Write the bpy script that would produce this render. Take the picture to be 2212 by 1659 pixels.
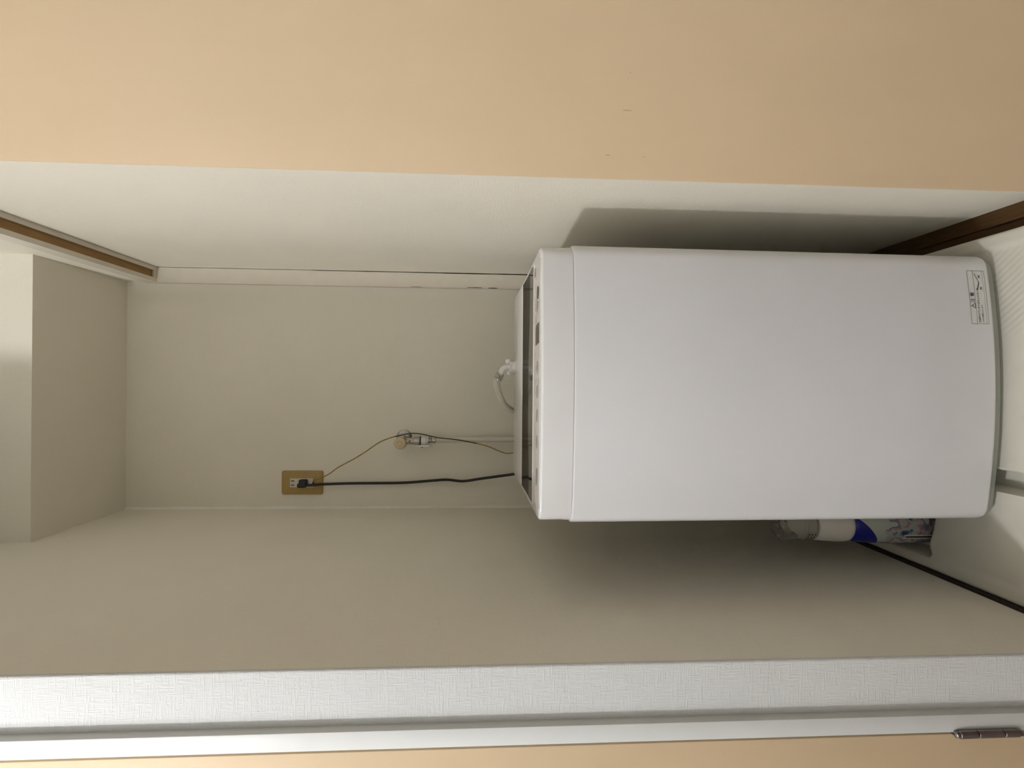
import bpy, bmesh, math, random
from mathutils import Vector, Matrix

random.seed(7)
for o in list(bpy.data.objects):
    bpy.data.objects.remove(o)
SC = bpy.context.scene
COL = SC.collection

# ------------------------------------------------------------------ camera
EYE = 1.05                      # lens height above the floor
FPX, W_PX, H_PX = 1130.0, 2212.0, 1659.0
pitch, roll, yaw = (math.radians(a) for a in (3.177, 0.485, -0.04))
cp, sp, cr, sr, cy, sy = (math.cos(pitch), math.sin(pitch), math.cos(roll), math.sin(roll), math.cos(yaw), math.sin(yaw))
Rx = Matrix(((1, 0, 0), (0, cp, -sp), (0, sp, cp)))
Ry = Matrix(((cy, 0, sy), (0, 1, 0), (-sy, 0, cy)))
Rz = Matrix(((cr, -sr, 0), (sr, cr, 0), (0, 0, 1)))
M = Rz @ Rx @ Ry                # right / down / forward frame of the held phone


def wv(row):                    # right-down-forward -> Blender axes
    return Vector((row[0], row[2], -row[1]))


right, down, fwd = wv(M[0]), wv(M[1]), wv(M[2])
cam = bpy.data.cameras.new('camera')
cam.sensor_fit = 'HORIZONTAL'
cam.sensor_width = 36.0
cam.lens = 36.0 * FPX / W_PX
cam.clip_start = 0.01
camo = bpy.data.objects.new('camera', cam)
COL.objects.link(camo)
# the phone was held sideways: picture right is down in the room, picture up is the room's right
camo.matrix_world = Matrix(((down.x, right.x, -fwd.x, 0.0), (down.y, right.y, -fwd.y, 0.0),
                            (down.z, right.z, -fwd.z, EYE), (0, 0, 0, 1)))
SC.camera = camo

# ------------------------------------------------------------------ world, exposure
wld = bpy.data.worlds.new('world')
SC.world = wld
wld.use_nodes = True
wld.node_tree.nodes['Background'].inputs[0].default_value = (0.75, 0.85, 1.0, 1)
wld.node_tree.nodes['Background'].inputs[1].default_value = 0.02
SC.view_settings.view_transform = 'Standard'
SC.view_settings.look = 'None'
SC.view_settings.gamma = 1.0
SC.view_settings.use_curve_mapping = False
SC.view_settings.exposure = 0.0
LAMP_STRENGTH = 125.0
LAMP_COLOR = (0.95, 0.955, 1.0)
BULBS = [(-0.84, 0.44), (-0.78, 0.44)]
BULB_Z = 1.88
GLOBE_LAMP = (-1.20, -0.29, 2.27)
GLOBE_STRENGTH = 700.0
DOOR_OPEN = 28.0

# ------------------------------------------------------------------ materials
MATS = {}


def mat(name, col, rough=0.5, metal=0.0, spec=0.5, noise=0.0, nscale=30.0, bump=0.0, bscale=200.0, coat=0.0,
        trans=0.0, ior=1.45, stretch=None):
    m = bpy.data.materials.new(name)
    m.use_nodes = True
    nt = m.node_tree
    b = nt.nodes['Principled BSDF']
    b.inputs['Base Color'].default_value = (*col, 1)
    b.inputs['Roughness'].default_value = rough
    b.inputs['Metallic'].default_value = metal
    b.inputs['Specular IOR Level'].default_value = spec
    b.inputs['Coat Weight'].default_value = coat
    b.inputs['Transmission Weight'].default_value = trans
    b.inputs['IOR'].default_value = ior
    if noise or bump:
        tc = nt.nodes.new('ShaderNodeTexCoord')
        mp = nt.nodes.new('ShaderNodeMapping')
        if stretch:
            mp.inputs['Scale'].default_value = stretch
        nt.links.new(tc.outputs['Object'], mp.inputs['Vector'])
    if noise:
        n = nt.nodes.new('ShaderNodeTexNoise')
        n.inputs['Scale'].default_value = nscale
        n.inputs['Detail'].default_value = 4
        nt.links.new(mp.outputs[0], n.inputs['Vector'])
        r = nt.nodes.new('ShaderNodeMapRange')
        r.inputs['From Min'].default_value = 0.3
        r.inputs['From Max'].default_value = 0.7
        r.inputs['To Min'].default_value = 1 - noise
        r.inputs['To Max'].default_value = 1 + noise
        nt.links.new(n.outputs['Fac'], r.inputs['Value'])
        mx = nt.nodes.new('ShaderNodeVectorMath')
        mx.operation = 'SCALE'
        mx.inputs[0].default_value = col
        nt.links.new(r.outputs[0], mx.inputs['Scale'])
        nt.links.new(mx.outputs[0], b.inputs['Base Color'])
    if bump:
        n2 = nt.nodes.new('ShaderNodeTexNoise')
        n2.inputs['Scale'].default_value = bscale
        n2.inputs['Detail'].default_value = 2
        nt.links.new(mp.outputs[0], n2.inputs['Vector'])
        bp = nt.nodes.new('ShaderNodeBump')
        bp.inputs['Strength'].default_value = 1.0
        bp.inputs['Distance'].default_value = bump
        nt.links.new(n2.outputs['Fac'], bp.inputs['Height'])
        nt.links.new(bp.outputs[0], b.inputs['Normal'])
    MATS[name] = m
    return m


def wallpaper(name, col, depth=0.0009):
    """woven vinyl wallpaper: short threads along the wall and up it, pressed in as relief"""
    m = mat(name, col, rough=0.75, spec=0.25)
    nt = m.node_tree
    b = nt.nodes['Principled BSDF']
    tc = nt.nodes.new('ShaderNodeTexCoord')
    hs = []
    for sc in ((42, 42, 520), (520, 520, 46)):
        mp = nt.nodes.new('ShaderNodeMapping')
        mp.inputs['Scale'].default_value = sc
        nt.links.new(tc.outputs['Object'], mp.inputs['Vector'])
        n = nt.nodes.new('ShaderNodeTexNoise')
        n.inputs['Scale'].default_value = 1.0
        n.inputs['Detail'].default_value = 1.5
        nt.links.new(mp.outputs[0], n.inputs['Vector'])
        hs.append(n)
    ad = nt.nodes.new('ShaderNodeMath')
    ad.operation = 'MAXIMUM'
    nt.links.new(hs[0].outputs['Fac'], ad.inputs[0])
    nt.links.new(hs[1].outputs['Fac'], ad.inputs[1])
    bp = nt.nodes.new('ShaderNodeBump')
    bp.inputs['Strength'].default_value = 1.0
    bp.inputs['Distance'].default_value = depth
    nt.links.new(ad.outputs[0], bp.inputs['Height'])
    nt.links.new(bp.outputs[0], b.inputs['Normal'])
    n3 = nt.nodes.new('ShaderNodeTexNoise')
    n3.inputs['Scale'].default_value = 4.0
    nt.links.new(tc.outputs['Object'], n3.inputs['Vector'])
    r = nt.nodes.new('ShaderNodeMapRange')
    r.inputs['To Min'].default_value = 0.96
    r.inputs['To Max'].default_value = 1.04
    nt.links.new(n3.outputs['Fac'], r.inputs['Value'])
    mx = nt.nodes.new('ShaderNodeVectorMath')
    mx.operation = 'SCALE'
    mx.inputs[0].default_value = col
    nt.links.new(r.outputs[0], mx.inputs['Scale'])
    nt.links.new(mx.outputs[0], b.inputs['Base Color'])
    return m


def emit(name, col, strength):
    m = bpy.data.materials.new(name)
    m.use_nodes = True
    nt = m.node_tree
    nt.nodes.clear()
    e = nt.nodes.new('ShaderNodeEmission')
    e.inputs[0].default_value = (*col, 1)
    e.inputs[1].default_value = strength
    out = nt.nodes.new('ShaderNodeOutputMaterial')
    nt.links.new(e.outputs[0], out.inputs[0])
    return m


PAPER = wallpaper('white_woven_wallpaper', (0.69, 0.695, 0.67))
PAPER_IN = wallpaper('yellowed_woven_wallpaper', (0.91, 0.86, 0.73))
CEIL = mat('ceiling_paper', (0.82, 0.81, 0.78), rough=0.8, bump=0.0003, bscale=300)
FLOOR = mat('wood_floor', (0.17, 0.13, 0.095), rough=0.45, noise=0.2, nscale=6, stretch=(2, 20, 2))
TAN = mat('tan_door_laminate', (0.715, 0.545, 0.342), rough=0.5, spec=0.4, noise=0.025, nscale=9, bump=0.00004, bscale=500,
          stretch=(1.0, 1.0, 0.35))
WHITE_TRIM = mat('white_painted_trim', (0.70, 0.705, 0.675), rough=0.4, noise=0.02, nscale=20)
OLD_TRIM = mat('aged_cream_paint', (0.76, 0.70, 0.58), rough=0.5, noise=0.03, nscale=25)
BROWN = mat('dark_brown_wood', (0.074, 0.035, 0.008), rough=0.55, noise=0.3, nscale=12, stretch=(14, 1.5, 14))
GROOVE = mat('brown_track_wood', (0.34, 0.19, 0.065), rough=0.6, noise=0.12, nscale=12, stretch=(14, 1.5, 14))
DARKGAP = mat('dark_gap_tone', (0.035, 0.022, 0.015), rough=0.9, noise=0.2, nscale=80)
CAULK = mat('pale_caulk', (0.93, 0.90, 0.80), rough=0.5, noise=0.03, nscale=60)
WM = mat('white_machine_plastic', (0.80, 0.795, 0.79), rough=0.32, spec=0.5, noise=0.01, nscale=5)
WM_TOP = mat('white_gloss_plastic', (0.82, 0.81, 0.79), rough=0.16, spec=0.5, noise=0.01, nscale=8)
PANEL = mat('cream_control_film', (0.78, 0.745, 0.68), rough=0.22, noise=0.02, nscale=40)
LID = mat('smoked_grey_lid', (0.035, 0.031, 0.026), rough=0.06, spec=0.5, noise=0.1, nscale=3)
LID_DK = mat('smoked_lid_dim_reflection', (0.026, 0.021, 0.014), rough=0.10, spec=0.004, noise=0.1, nscale=3)  # same smoked lid; weaker reflection of the tilted half built into the material
LID_EDGE = mat('lid_edge_light', (0.80, 0.79, 0.75), rough=0.2, noise=0.01, nscale=20)
BASE = mat('grey_base_plastic', (0.34, 0.35, 0.30), rough=0.6, noise=0.04, nscale=30)
BTN = mat('grey_button_print', (0.33, 0.32, 0.29), rough=0.4, noise=0.06, nscale=150)
BTN_DK = mat('dark_button', (0.07, 0.066, 0.058), rough=0.3, noise=0.05, nscale=100)
PRINT = mat('fine_grey_print', (0.42, 0.40, 0.36), rough=0.5, noise=0.08, nscale=200)
INK = mat('dark_ink', (0.035, 0.025, 0.03), rough=0.6, noise=0.05, nscale=200)
INK_BR = mat('brown_ink_line', (0.12, 0.09, 0.07), rough=0.6, noise=0.05, nscale=200)
STICK = mat('label_paper', (0.74, 0.73, 0.69), rough=0.45, noise=0.02, nscale=60)
PAN = mat('beige_pan_plastic', (0.74, 0.71, 0.61), rough=0.42, noise=0.04, nscale=14, bump=0.0001, bscale=260)
PLATE = mat('ochre_switch_plate', (0.43, 0.29, 0.095), rough=0.42, noise=0.06, nscale=120)
SOCKET = mat('ivory_socket', (0.66, 0.63, 0.54), rough=0.4, noise=0.02, nscale=60)
BLACK = mat('black_rubber', (0.022, 0.017, 0.019), rough=0.45, noise=0.1, nscale=60)
WIRE_Y = mat('wire_yellow', (0.36, 0.24, 0.035), rough=0.45, noise=0.08, nscale=80)
WIRE_G = mat('wire_green', (0.03, 0.055, 0.018), rough=0.45, noise=0.08, nscale=80)
HOSE = mat('pale_grey_hose', (0.76, 0.71, 0.61), rough=0.42, noise=0.02, nscale=40)
CHROME = mat('chrome', (0.46, 0.44, 0.41), rough=0.12, metal=1.0, noise=0.04, nscale=60)
STEEL = mat('hinge_steel', (0.30, 0.27, 0.27), rough=0.25, metal=1.0, noise=0.08, nscale=90)
CREAMP = mat('cream_tap_handle', (0.72, 0.58, 0.36), rough=0.3, noise=0.03, nscale=60)
WHITEP = mat('white_fitting_plastic', (0.82, 0.80, 0.74), rough=0.3, noise=0.02, nscale=60)
CLEAR = mat('clear_cap_plastic', (0.93, 0.92, 0.89), rough=0.08, trans=0.93, ior=1.2, noise=0.01, nscale=20)
BLUE = mat('royal_blue_label', (0.004, 0.007, 0.22), rough=0.35, noise=0.08, nscale=40)
BOTTLE = mat('pale_bottle_plastic', (0.50, 0.54, 0.49), rough=0.3, noise=0.03, nscale=30)
COLLAR = mat('white_collar_plastic', (0.80, 0.77, 0.70), rough=0.35, noise=0.02, nscale=30)
BULB_OFF = mat('lamp_base_white', (0.8, 0.8, 0.78), rough=0.4, noise=0.01, nscale=20)
HALLPAPER = PAPER

# the bottle's printed flower band: splotches of blue, green-grey, pink and dark
FLOWER = mat('flower_print_label', (0.5, 0.5, 0.5), rough=0.4)
nt = FLOWER.node_tree
tc = nt.nodes.new('ShaderNodeTexCoord')
vo = nt.nodes.new('ShaderNodeTexVoronoi')
vo.inputs['Scale'].default_value = 50
nz = nt.nodes.new('ShaderNodeTexNoise')
nz.inputs['Scale'].default_value = 38
nz.inputs['Detail'].default_value = 3
rp = nt.nodes.new('ShaderNodeValToRGB')
rp.color_ramp.interpolation = 'LINEAR'
els = rp.color_ramp.elements
els[0].position, els[0].color = 0.30, (0.01, 0.03, 0.05, 1)
els[1].position, els[1].color = 0.75, (0.55, 0.56, 0.50, 1)
for p_, c_ in ((0.42, (0.04, 0.07, 0.20, 1)), (0.50, (0.38, 0.41, 0.39, 1)), (0.58, (0.44, 0.46, 0.42, 1)), (0.63, (0.40, 0.24, 0.24, 1)), (0.69, (0.10, 0.13, 0.26, 1))):
    e_ = els.new(p_)
    e_.color = c_
nt.links.new(tc.outputs['Object'], vo.inputs['Vector'])
nt.links.new(tc.outputs['Object'], nz.inputs['Vector'])
mxn = nt.nodes.new('ShaderNodeMath')
mxn.operation = 'ADD'
ml = nt.nodes.new('ShaderNodeMath')
ml.operation = 'MULTIPLY'
ml.inputs[1].default_value = 0.25
nt.links.new(vo.outputs['Distance'], ml.inputs[0])
nt.links.new(ml.outputs[0], mxn.inputs[0])
nt.links.new(nz.outputs['Fac'], mxn.inputs[1])
nt.links.new(mxn.outputs[0], rp.inputs[0])
nt.links.new(rp.outputs[0], nt.nodes['Principled BSDF'].inputs['Base Color'])


# ------------------------------------------------------------------ mesh helpers
def link(name, verts, faces, m, parent=None, smooth=False, auto=None, mats=None, fmat=None):
    me = bpy.data.meshes.new(name)
    me.from_pydata([tuple(v) for v in verts], [], faces)
    for mm in (mats or [m]):
        me.materials.append(mm)
    if fmat:
        for p, i in zip(me.polygons, fmat):
            p.material_index = i
    bm = bmesh.new()
    bm.from_mesh(me)
    bmesh.ops.recalc_face_normals(bm, faces=bm.faces)
    bm.to_mesh(me)
    bm.free()
    if smooth:
        for p in me.polygons:
            p.use_smooth = True
        try:
            me.set_sharp_from_angle(angle=math.radians(auto or 40))
        except Exception:
            pass
    o = bpy.data.objects.new(name, me)
    COL.objects.link(o)
    if parent is not None:
        o.parent = parent
    return o


def box(x0, x1, y0, y1, z0, z1):
    v = [(x, y, z) for z in (z0, z1) for y in (y0, y1) for x in (x0, x1)]
    f = [(0, 1, 3, 2), (4, 6, 7, 5), (0, 4, 5, 1), (2, 3, 7, 6), (0, 2, 6, 4), (1, 5, 7, 3)]
    return v, f


def add(vf, v, f):
    n = len(vf[0])
    vf[0].extend(v)
    vf[1].extend([tuple(i + n for i in g) for g in f])


def bevel_box(name, x0, x1, y0, y1, z0, z1, m, r=0.002, seg=2, parent=None):
    v, f = box(x0, x1, y0, y1, z0, z1)
    o = link(name, v, f, m, parent)
    bm = bmesh.new()
    bm.from_mesh(o.data)
    bmesh.ops.bevel(bm, geom=list(bm.edges), offset=r, segments=seg, profile=0.5, affect='EDGES')
    bm.to_mesh(o.data)
    bm.free()
    for p in o.data.polygons:
        p.use_smooth = True
    o.data.set_sharp_from_angle(angle=math.radians(35))
    return o


def loft(rings, cap0=True, cap1=True, closed=True):
    v, f = [], []
    n = len(rings[0])
    for r in rings:
        v.extend([tuple(p) for p in r])
    for k in range(len(rings) - 1):
        for i in range(n if closed else n - 1):
            j = (i + 1) % n
            f.append((k * n + i, k * n + j, (k + 1) * n + j, (k + 1) * n + i))
    if cap0:
        f.append(tuple(range(n)))
    if cap1:
        f.append(tuple((len(rings) - 1) * n + i for i in range(n)))
    return v, f


def catmull(pts, n=10):
    P = [Vector(p) for p in pts]
    P = [P[0] * 2 - P[1]] + P + [P[-1] * 2 - P[-2]]
    out = []
    for i in range(1, len(P) - 2):
        a, b, c, d = P[i - 1], P[i], P[i + 1], P[i + 2]
        for k in range(n):
            t = k / n
            out.append(0.5 * ((2 * b) + (c - a) * t + (2 * a - 5 * b + 4 * c - d) * t * t + (3 * b - a - 3 * c + d) * t ** 3))
    out.append(P[-2])
    return out


def frames(path):
    T = []
    for i, p in enumerate(path):
        a = path[max(0, i - 1)]
        b = path[min(len(path) - 1, i + 1)]
        T.append((b - a).normalized())
    ref = Vector((0, 1, 0))
    if abs(T[0].dot(ref)) > 0.9:
        ref = Vector((1, 0, 0))
    N = (ref - T[0] * ref.dot(T[0])).normalized()
    out = []
    for i, p in enumerate(path):
        N = (N - T[i] * N.dot(T[i])).normalized()
        out.append((p, T[i], N, T[i].cross(N)))
    return out


def tube(path, r, n=12, cap=True):
    rr = r if callable(r) else (lambda t: r)
    rings = []
    L = len(path) - 1
    for i, (p, T, N, B) in enumerate(frames(path)):
        q = rr(i / L)
        rings.append([p + N * (q * math.cos(2 * math.pi * k / n)) + B * (q * math.sin(2 * math.pi * k / n)) for k in range(n)])
    return loft(rings, cap, cap)


def lathe(profile, origin=(0, 0, 0), axis=(0, 0, 1), n=28, cap0=True, cap1=True):
    """profile: list of (radius, height along axis)"""
    A = Vector(axis).normalized()
    ref = Vector((1, 0, 0)) if abs(A.x) < 0.9 else Vector((0, 1, 0))
    U = (ref - A * ref.dot(A)).normalized()
    V = A.cross(U)
    O = Vector(origin)
    rings = [[O + A * h + U * (r * math.cos(2 * math.pi * k / n)) + V * (r * math.sin(2 * math.pi * k / n)) for k in range(n)]
             for r, h in profile]
    return loft(rings, cap0, cap1)


def text_verts(body, size):
    """outline of a line of lettering as flat triangles in x / y"""
    cu = bpy.data.curves.new('lettering', 'FONT')
    cu.body = body
    cu.size = size
    cu.resolution_u = 2
    cu.offset = 0.012 * size
    ob = bpy.data.objects.new('lettering', cu)
    COL.objects.link(ob)
    dg = bpy.context.evaluated_depsgraph_get()
    me = bpy.data.meshes.new_from_object(ob.evaluated_get(dg))
    v = [tuple(q.co) for q in me.vertices]
    f = [tuple(p.vertices) for p in me.polygons]
    bpy.data.objects.remove(ob)
    bpy.data.curves.remove(cu)
    bpy.data.meshes.remove(me)
    return v, f


def empty(name, loc, rz=0.0, label=None, cat=None):
    o = bpy.data.objects.new(name, None)
    o.empty_display_size = 0.05
    COL.objects.link(o)
    o.location = loc
    o.rotation_euler = (0, 0, rz)
    if label:
        o['label'] = label
    if cat:
        o['category'] = cat
    return o


def tag(o, label, cat):
    o['label'] = label
    o['category'] = cat
    return o


def structure(o, label=None):
    o['kind'] = 'structure'
    if label:
        o['label'] = label
    return o


def sbox(name, dims, m, label=None, parent=None):
    v, f = box(*dims)
    o = link(name, v, f, m, parent)
    if parent is None:
        structure(o, label)
    return o


# ------------------------------------------------------------------ room shell
XL, XW, XJ = -0.405, 0.3595, 0.312       # left wall, right wall, face of the old door frame on the right
YB, YF = 1.72, 0.7525                    # back wall, mouth of the recess
ZC = 2.42
HX0, HX1, HY0 = -2.3, 1.7, -1.30         # hallway where the photographer stands

sbox('floor', (HX0, HX1, HY0, YB + 0.1, -0.05, 0.0), FLOOR, 'brown wood floor of hallway and recess')
sbox('ceiling', (HX0, HX1, HY0, YB + 0.1, ZC, ZC + 0.05), CEIL, 'white papered ceiling over hallway and recess')
wb = sbox('wall_back', (XL - 0.1, XW + 0.1, YB, YB + 0.08, 0, ZC), PAPER_IN, 'pale wallpapered back wall of the laundry recess with outlet and tap')
# bead of caulk in the left back corner
cv = [(XL, YB - 0.0045, 0.06), (XL + 0.005, YB, 0.06), (XL, YB, 0.06)]
rings = []
for k in range(41):
    z = 0.06 + k * (2.115 / 40)
    w = 0.0062 + 0.0012 * math.sin(k * 2.1) + 0.0008 * math.sin(k * 5.3)
    rings.append([(XL, YB - w, z), (XL + w * 0.6, YB - w * 0.55, z), (XL + w, YB, z), (XL - 0.001, YB + 0.001, z)])
v, f = loft(rings)
link('caulk_bead', v, f, CAULK, wb, True)

# left wall of the recess: a partition whose end faces the hallway, rounded wallpaper corner
pr = []
rr = 0.004
for a in range(5):
    t = math.pi / 2 * a / 4
    pr.append((XL - rr + rr * math.cos(t), YF + rr - rr * math.sin(t)))
pl = [(XL, YB), *pr, (-0.62, YF), (-0.62, YB)]
v, f = loft([[(x, y, 0.0) for x, y in pl], [(x, y, ZC) for x, y in pl]])
fm_ = [0] * len(f)
for i_ in range(5):
    fm_[i_ + 1] = 1
structure(link('wall_left', v, f, PAPER_IN, smooth=True, auto=50, mats=[PAPER_IN, PAPER], fmat=fm_), 'woven white wallpapered partition on the left of the washing machine')
bb = sbox('baseboard_left', (XL - 0.001, XL + 0.0055, YF + 0.006, YB, 0.0, 0.0745), DARKGAP, 'thin baseboard edge between left wall and pan, coloured near-black for the shaded gap')  # near-black colour carries the shade of the gap at the pan rim

# hallway wall going left of the partition: behind the door frame
sbox('wall_hall_left', (HX0, -0.62, YF + 0.02, YF + 0.10, 0, ZC), HALLPAPER, 'hallway wall holding the tan door')
sbox('wall_front', (HX0, HX1, HY0 - 0.08, HY0, 0, ZC), HALLPAPER, 'white hallway wall behind the photographer')
sbox('wall_end_left', (HX0 - 0.08, HX0, HY0, YF + 0.1, 0, ZC), HALLPAPER, 'white wall at the left end of the hallway')
sbox('wall_end_right', (HX1, HX1 + 0.08, HY0, YB + 0.1, 0, ZC), HALLPAPER, 'white wall at the right end of the hallway')
sbox('wall_hall_right', (1.10, HX1, 0.83, 0.91, 0, ZC), HALLPAPER, 'white hallway wall right of the tan door leaf')

# right wall of the recess: recessed papered panel, flush wall above the old door head
sbox('wall_right', (XW, XW + 0.06, 0.862, YB - 0.0195, 0.0, 2.075), PAPER_IN, 'wallpapered panel filling the old doorway on the right')
sbox('wall_right_upper', (XJ + 0.003, XW + 0.06, 0.862, YB, 2.11, ZC), PAPER_IN, 'wallpapered wall strip above the old door head on the right')

# beam across the back of the recess
sbox('trim_1', (XL, XJ + 0.003, 1.372, YB, 2.176, ZC), PAPER_IN, 'boxed-in beam across the top of the back wall')

# old sliding-door frame: head with track groove, jamb at the back, brown sill with groove
fr = empty('trim_2', (0.335, 1.3, 0.0))
structure(fr, 'cream old sliding-door frame with brown track on the right')


def fpart(name, dims, m):
    x0, x1, y0, y1, z0, z1 = dims
    v, f = box(x0 - 0.335, x1 - 0.335, y0 - 1.3, y1 - 1.3, z0, z1)
    return link(name, v, f, m, fr)


HY = YB - 0.018
fpart('head_lip', (XJ - 0.001, 0.3235, 0.862, HY, 2.075, 2.115), OLD_TRIM)
fpart('head_lip', (0.3468, XW - 0.0005, 0.862, HY, 2.075, 2.115), OLD_TRIM)
fpart('track_groove', (0.3235, 0.3468, 0.862, HY - 0.012, 2.082, 2.115), GROOVE)
fpart('track_stop', (0.3235, 0.3468, HY - 0.012, HY, 2.0765, 2.115), OLD_TRIM)
jb = fpart('jamb', (XJ - 0.001, XW - 0.001, YB - 0.018, YB, 0.0, 2.115), OLD_TRIM)


def sliver(z0, z1, x, y, w, parent, seed):
    """a ragged dark crack in the caulk along the jamb"""
    rng = random.Random(seed)
    n = 24
    L_, R_ = [], []
    for k in range(n + 1):
        t = k / n
        z = z0 + (z1 - z0) * t
        ww = w * (math.sin(math.pi * t) ** 0.4) * (0.55 + 0.6 * rng.random()) * 0.5 + 0.00008
        L_.append((x - ww, z))
        R_.append((x + ww, z))
    rings = [[(l[0] - 0.335, y - 1.3, l[1]), (r_[0] - 0.335, y - 1.3, r_[1]), (r_[0] - 0.335, y + 0.0006 - 1.3, r_[1]), (l[0] - 0.335, y + 0.0006 - 1.3, l[1])]
             for l, r_ in zip(L_, R_)]
    vv, ff = loft(rings)
    return link('crack', vv, ff, DARKGAP, parent)


yj = YB - 0.0186
sliver(0.55, 1.30, XW - 0.0014, yj, 0.0034, fr, 3)
sliver(1.02, 1.60, XW - 0.0012, yj, 0.0016, fr, 4)
sliver(1.055, 1.105, XJ + 0.001, yj, 0.0018, fr, 5)
sliver(1.004, 1.036, XJ + 0.0004, yj, 0.0024, fr, 6)
sliver(1.25, 1.285, XJ - 0.0002, yj, 0.0012, fr, 8)
fpart('sill_board', (0.2990, 0.3225, 0.80, YB - 0.019, 0.0, 0.021), BROWN)
fpart('sill_board', (0.3285, XW, 0.80, YB - 0.019, 0.0, 0.021), BROWN)
fpart('sill_groove', (0.3225, 0.3285, 0.80, YB - 0.019, 0.0, 0.015), BROWN)

# left: frame and tan hinged door, seen at the very edge of the view
FX0, FX1, FY = -0.5105, -0.4845, 0.738
dfr = empty('trim_3', (-0.5, FY, 0.0))
structure(dfr, 'white painted door frame beside the tan door on the left')
o = bevel_box('frame_post', FX0 + 0.5, FX1 + 0.5, 0.0, 0.04, 0.0, 2.06, WHITE_TRIM, 0.0012, 2, dfr)
o = bevel_box('frame_head', -0.80, FX1 + 0.5, 0.0, 0.04, 2.06, 2.10, WHITE_TRIM, 0.0012, 2, dfr)
d1 = empty('door_1', (-0.5135, FY, 0.0))
structure(d1, 'tan laminate hinged door on the left')
bevel_box('door_leaf', -0.757, 0.0, 0.001, 0.036, 0.008, 2.055, TAN, 0.0012, 2, d1)
vf = ([], [])
for k, (za, zb) in enumerate(((0.252, 0.276), (0.2768, 0.3165), (0.3173, 0.345))):
    v, f = lathe([(0.0035, za - 0.0), (0.0058, za + 0.0012), (0.0058, zb - 0.0012), (0.0035, zb)], (0.0022, -0.0035, 0), n=20)
    add(vf, v, f)
v, f = lathe([(0.0022, 0.2455), (0.0046, 0.247), (0.0046, 0.2515), (0.0022, 0.2525)], (0.0022, -0.0035, 0), n=16)
add(vf, v, f)
v, f = lathe([(0.0022, 0.3445), (0.0046, 0.3455), (0.0046, 0.3495), (0.0022, 0.351)], (0.0022, -0.0035, 0), n=16)
add(vf, v, f)
hg = link('hinge', *vf, STEEL, d1, True)
hg['label'] = 'steel butt hinge'
v, f = box(-0.001, 0.0025, 0.001, 0.03, 0.25, 0.35)
link('hinge_leaf', v, f, STEEL, hg)

# right: broad tan leaf facing the hallway
d2 = empty('door_2', (0.3460, 0.8578, 0.0), math.radians(-DOOR_OPEN))
structure(d2, 'broad tan laminate door leaf on the right, its rounded edge beside the washing machine')
bevel_box('door_leaf', 0.0, 0.78, -0.036, 0.0, 0.008, 2.36, TAN, 0.0010, 1, d2)
vf = ([], [])
for (dx, dz, w, h) in ((0.098, 0.835, 0.0014, 0.009), (0.035, 0.858, 0.0014, 0.005), (0.147, 0.838, 0.0011, 0.0012), (0.035, 0.80, 0.0008, 0.003)):
    pts = []
    for k in range(10):
        a = 2 * math.pi * k / 10
        pts.append((dx + w * math.cos(a) * (0.7 + 0.5 * random.random()), -0.0362, dz + h * math.sin(a) * (0.7 + 0.5 * random.random())))
    add(vf, pts, [tuple(range(10))])
SMUDGE = mat('door_scuff', (0.60, 0.43, 0.26), rough=0.6, noise=0.1, nscale=100)
link('scuff', *vf, SMUDGE, d2)

# ------------------------------------------------------------------ hallway lamp (out of view, above left)
lp = empty('pendant_lamp', ((BULBS[0][0] + BULBS[1][0]) / 2, (BULBS[0][1] + BULBS[1][1]) / 2, ZC), 0,
           'two-bulb pendant lamp of the hallway, up left outside the picture', 'lamp')
BZ = BULB_Z - ZC
v, f = lathe([(0.05, 0.0), (0.05, -0.02), (0.02, -0.035), (0.004, -0.038)], (0, 0, 0), n=32)
link('ceiling_rose', v, f, BULB_OFF, lp, True)
v, f = lathe([(0.003, -0.03), (0.003, BZ + 0.075)], (0, 0, 0), n=10)
link('lamp_cord', v, f, BLACK, lp, True)
v, f = lathe([(0.004, BZ + 0.085), (0.05, BZ + 0.08), (0.052, BZ + 0.07), (0.05, BZ + 0.062)], (0, 0, 0), n=32)
link('bulb_plate', v, f, BULB_OFF, lp, True)
EM = emit('bulb_glow', LAMP_COLOR, LAMP_STRENGTH)
for bx, by in BULBS:
    rb = 0.02
    prof = [(0.007, 0.028)] + [(rb * math.sin(math.pi * k / 12), rb * math.cos(math.pi * k / 12)) for k in range(2, 12)] + [(0.002, -rb)]
    v, f = lathe(prof, (bx - lp.location.x, by - lp.location.y, BZ), n=24)
    link('bulb', v, f, EM, lp, True)
    v, f = lathe([(0.009, 0.027), (0.011, 0.063)], (bx - lp.location.x, by - lp.location.y, BZ), n=20)
    link('socket', v, f, BULB_OFF, lp, True)

l2_ = empty('globe_lamp', (GLOBE_LAMP[0], GLOBE_LAMP[1], ZC), 0, 'white globe ceiling lamp left of the photographer, outside the picture', 'lamp')
GZ = GLOBE_LAMP[2] - ZC
v, f = lathe([(0.06, 0.0), (0.06, -0.02), (0.04, -0.04), (0.022, GZ + 0.045)], (0, 0, 0), n=36)
link('ceiling_base', v, f, BULB_OFF, l2_, True)
rb = 0.05
prof = [(rb * math.sin(math.pi * k / 16), rb * math.cos(math.pi * k / 16)) for k in range(2, 16)] + [(0.003, -rb)]
v, f = lathe(prof, (0, 0, GZ), n=32)
link('globe', v, f, emit('globe_glow', LAMP_COLOR, GLOBE_STRENGTH), l2_, True)

# ------------------------------------------------------------------ drain pan
PX0, PX1, PY0, PY1 = -0.3985, 0.2988, 0.845, 1.545


def sstep(a, b, x):
    t = min(1.0, max(0.0, (x - a) / (b - a)))
    return t * t * (3 - 2 * t)


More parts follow.
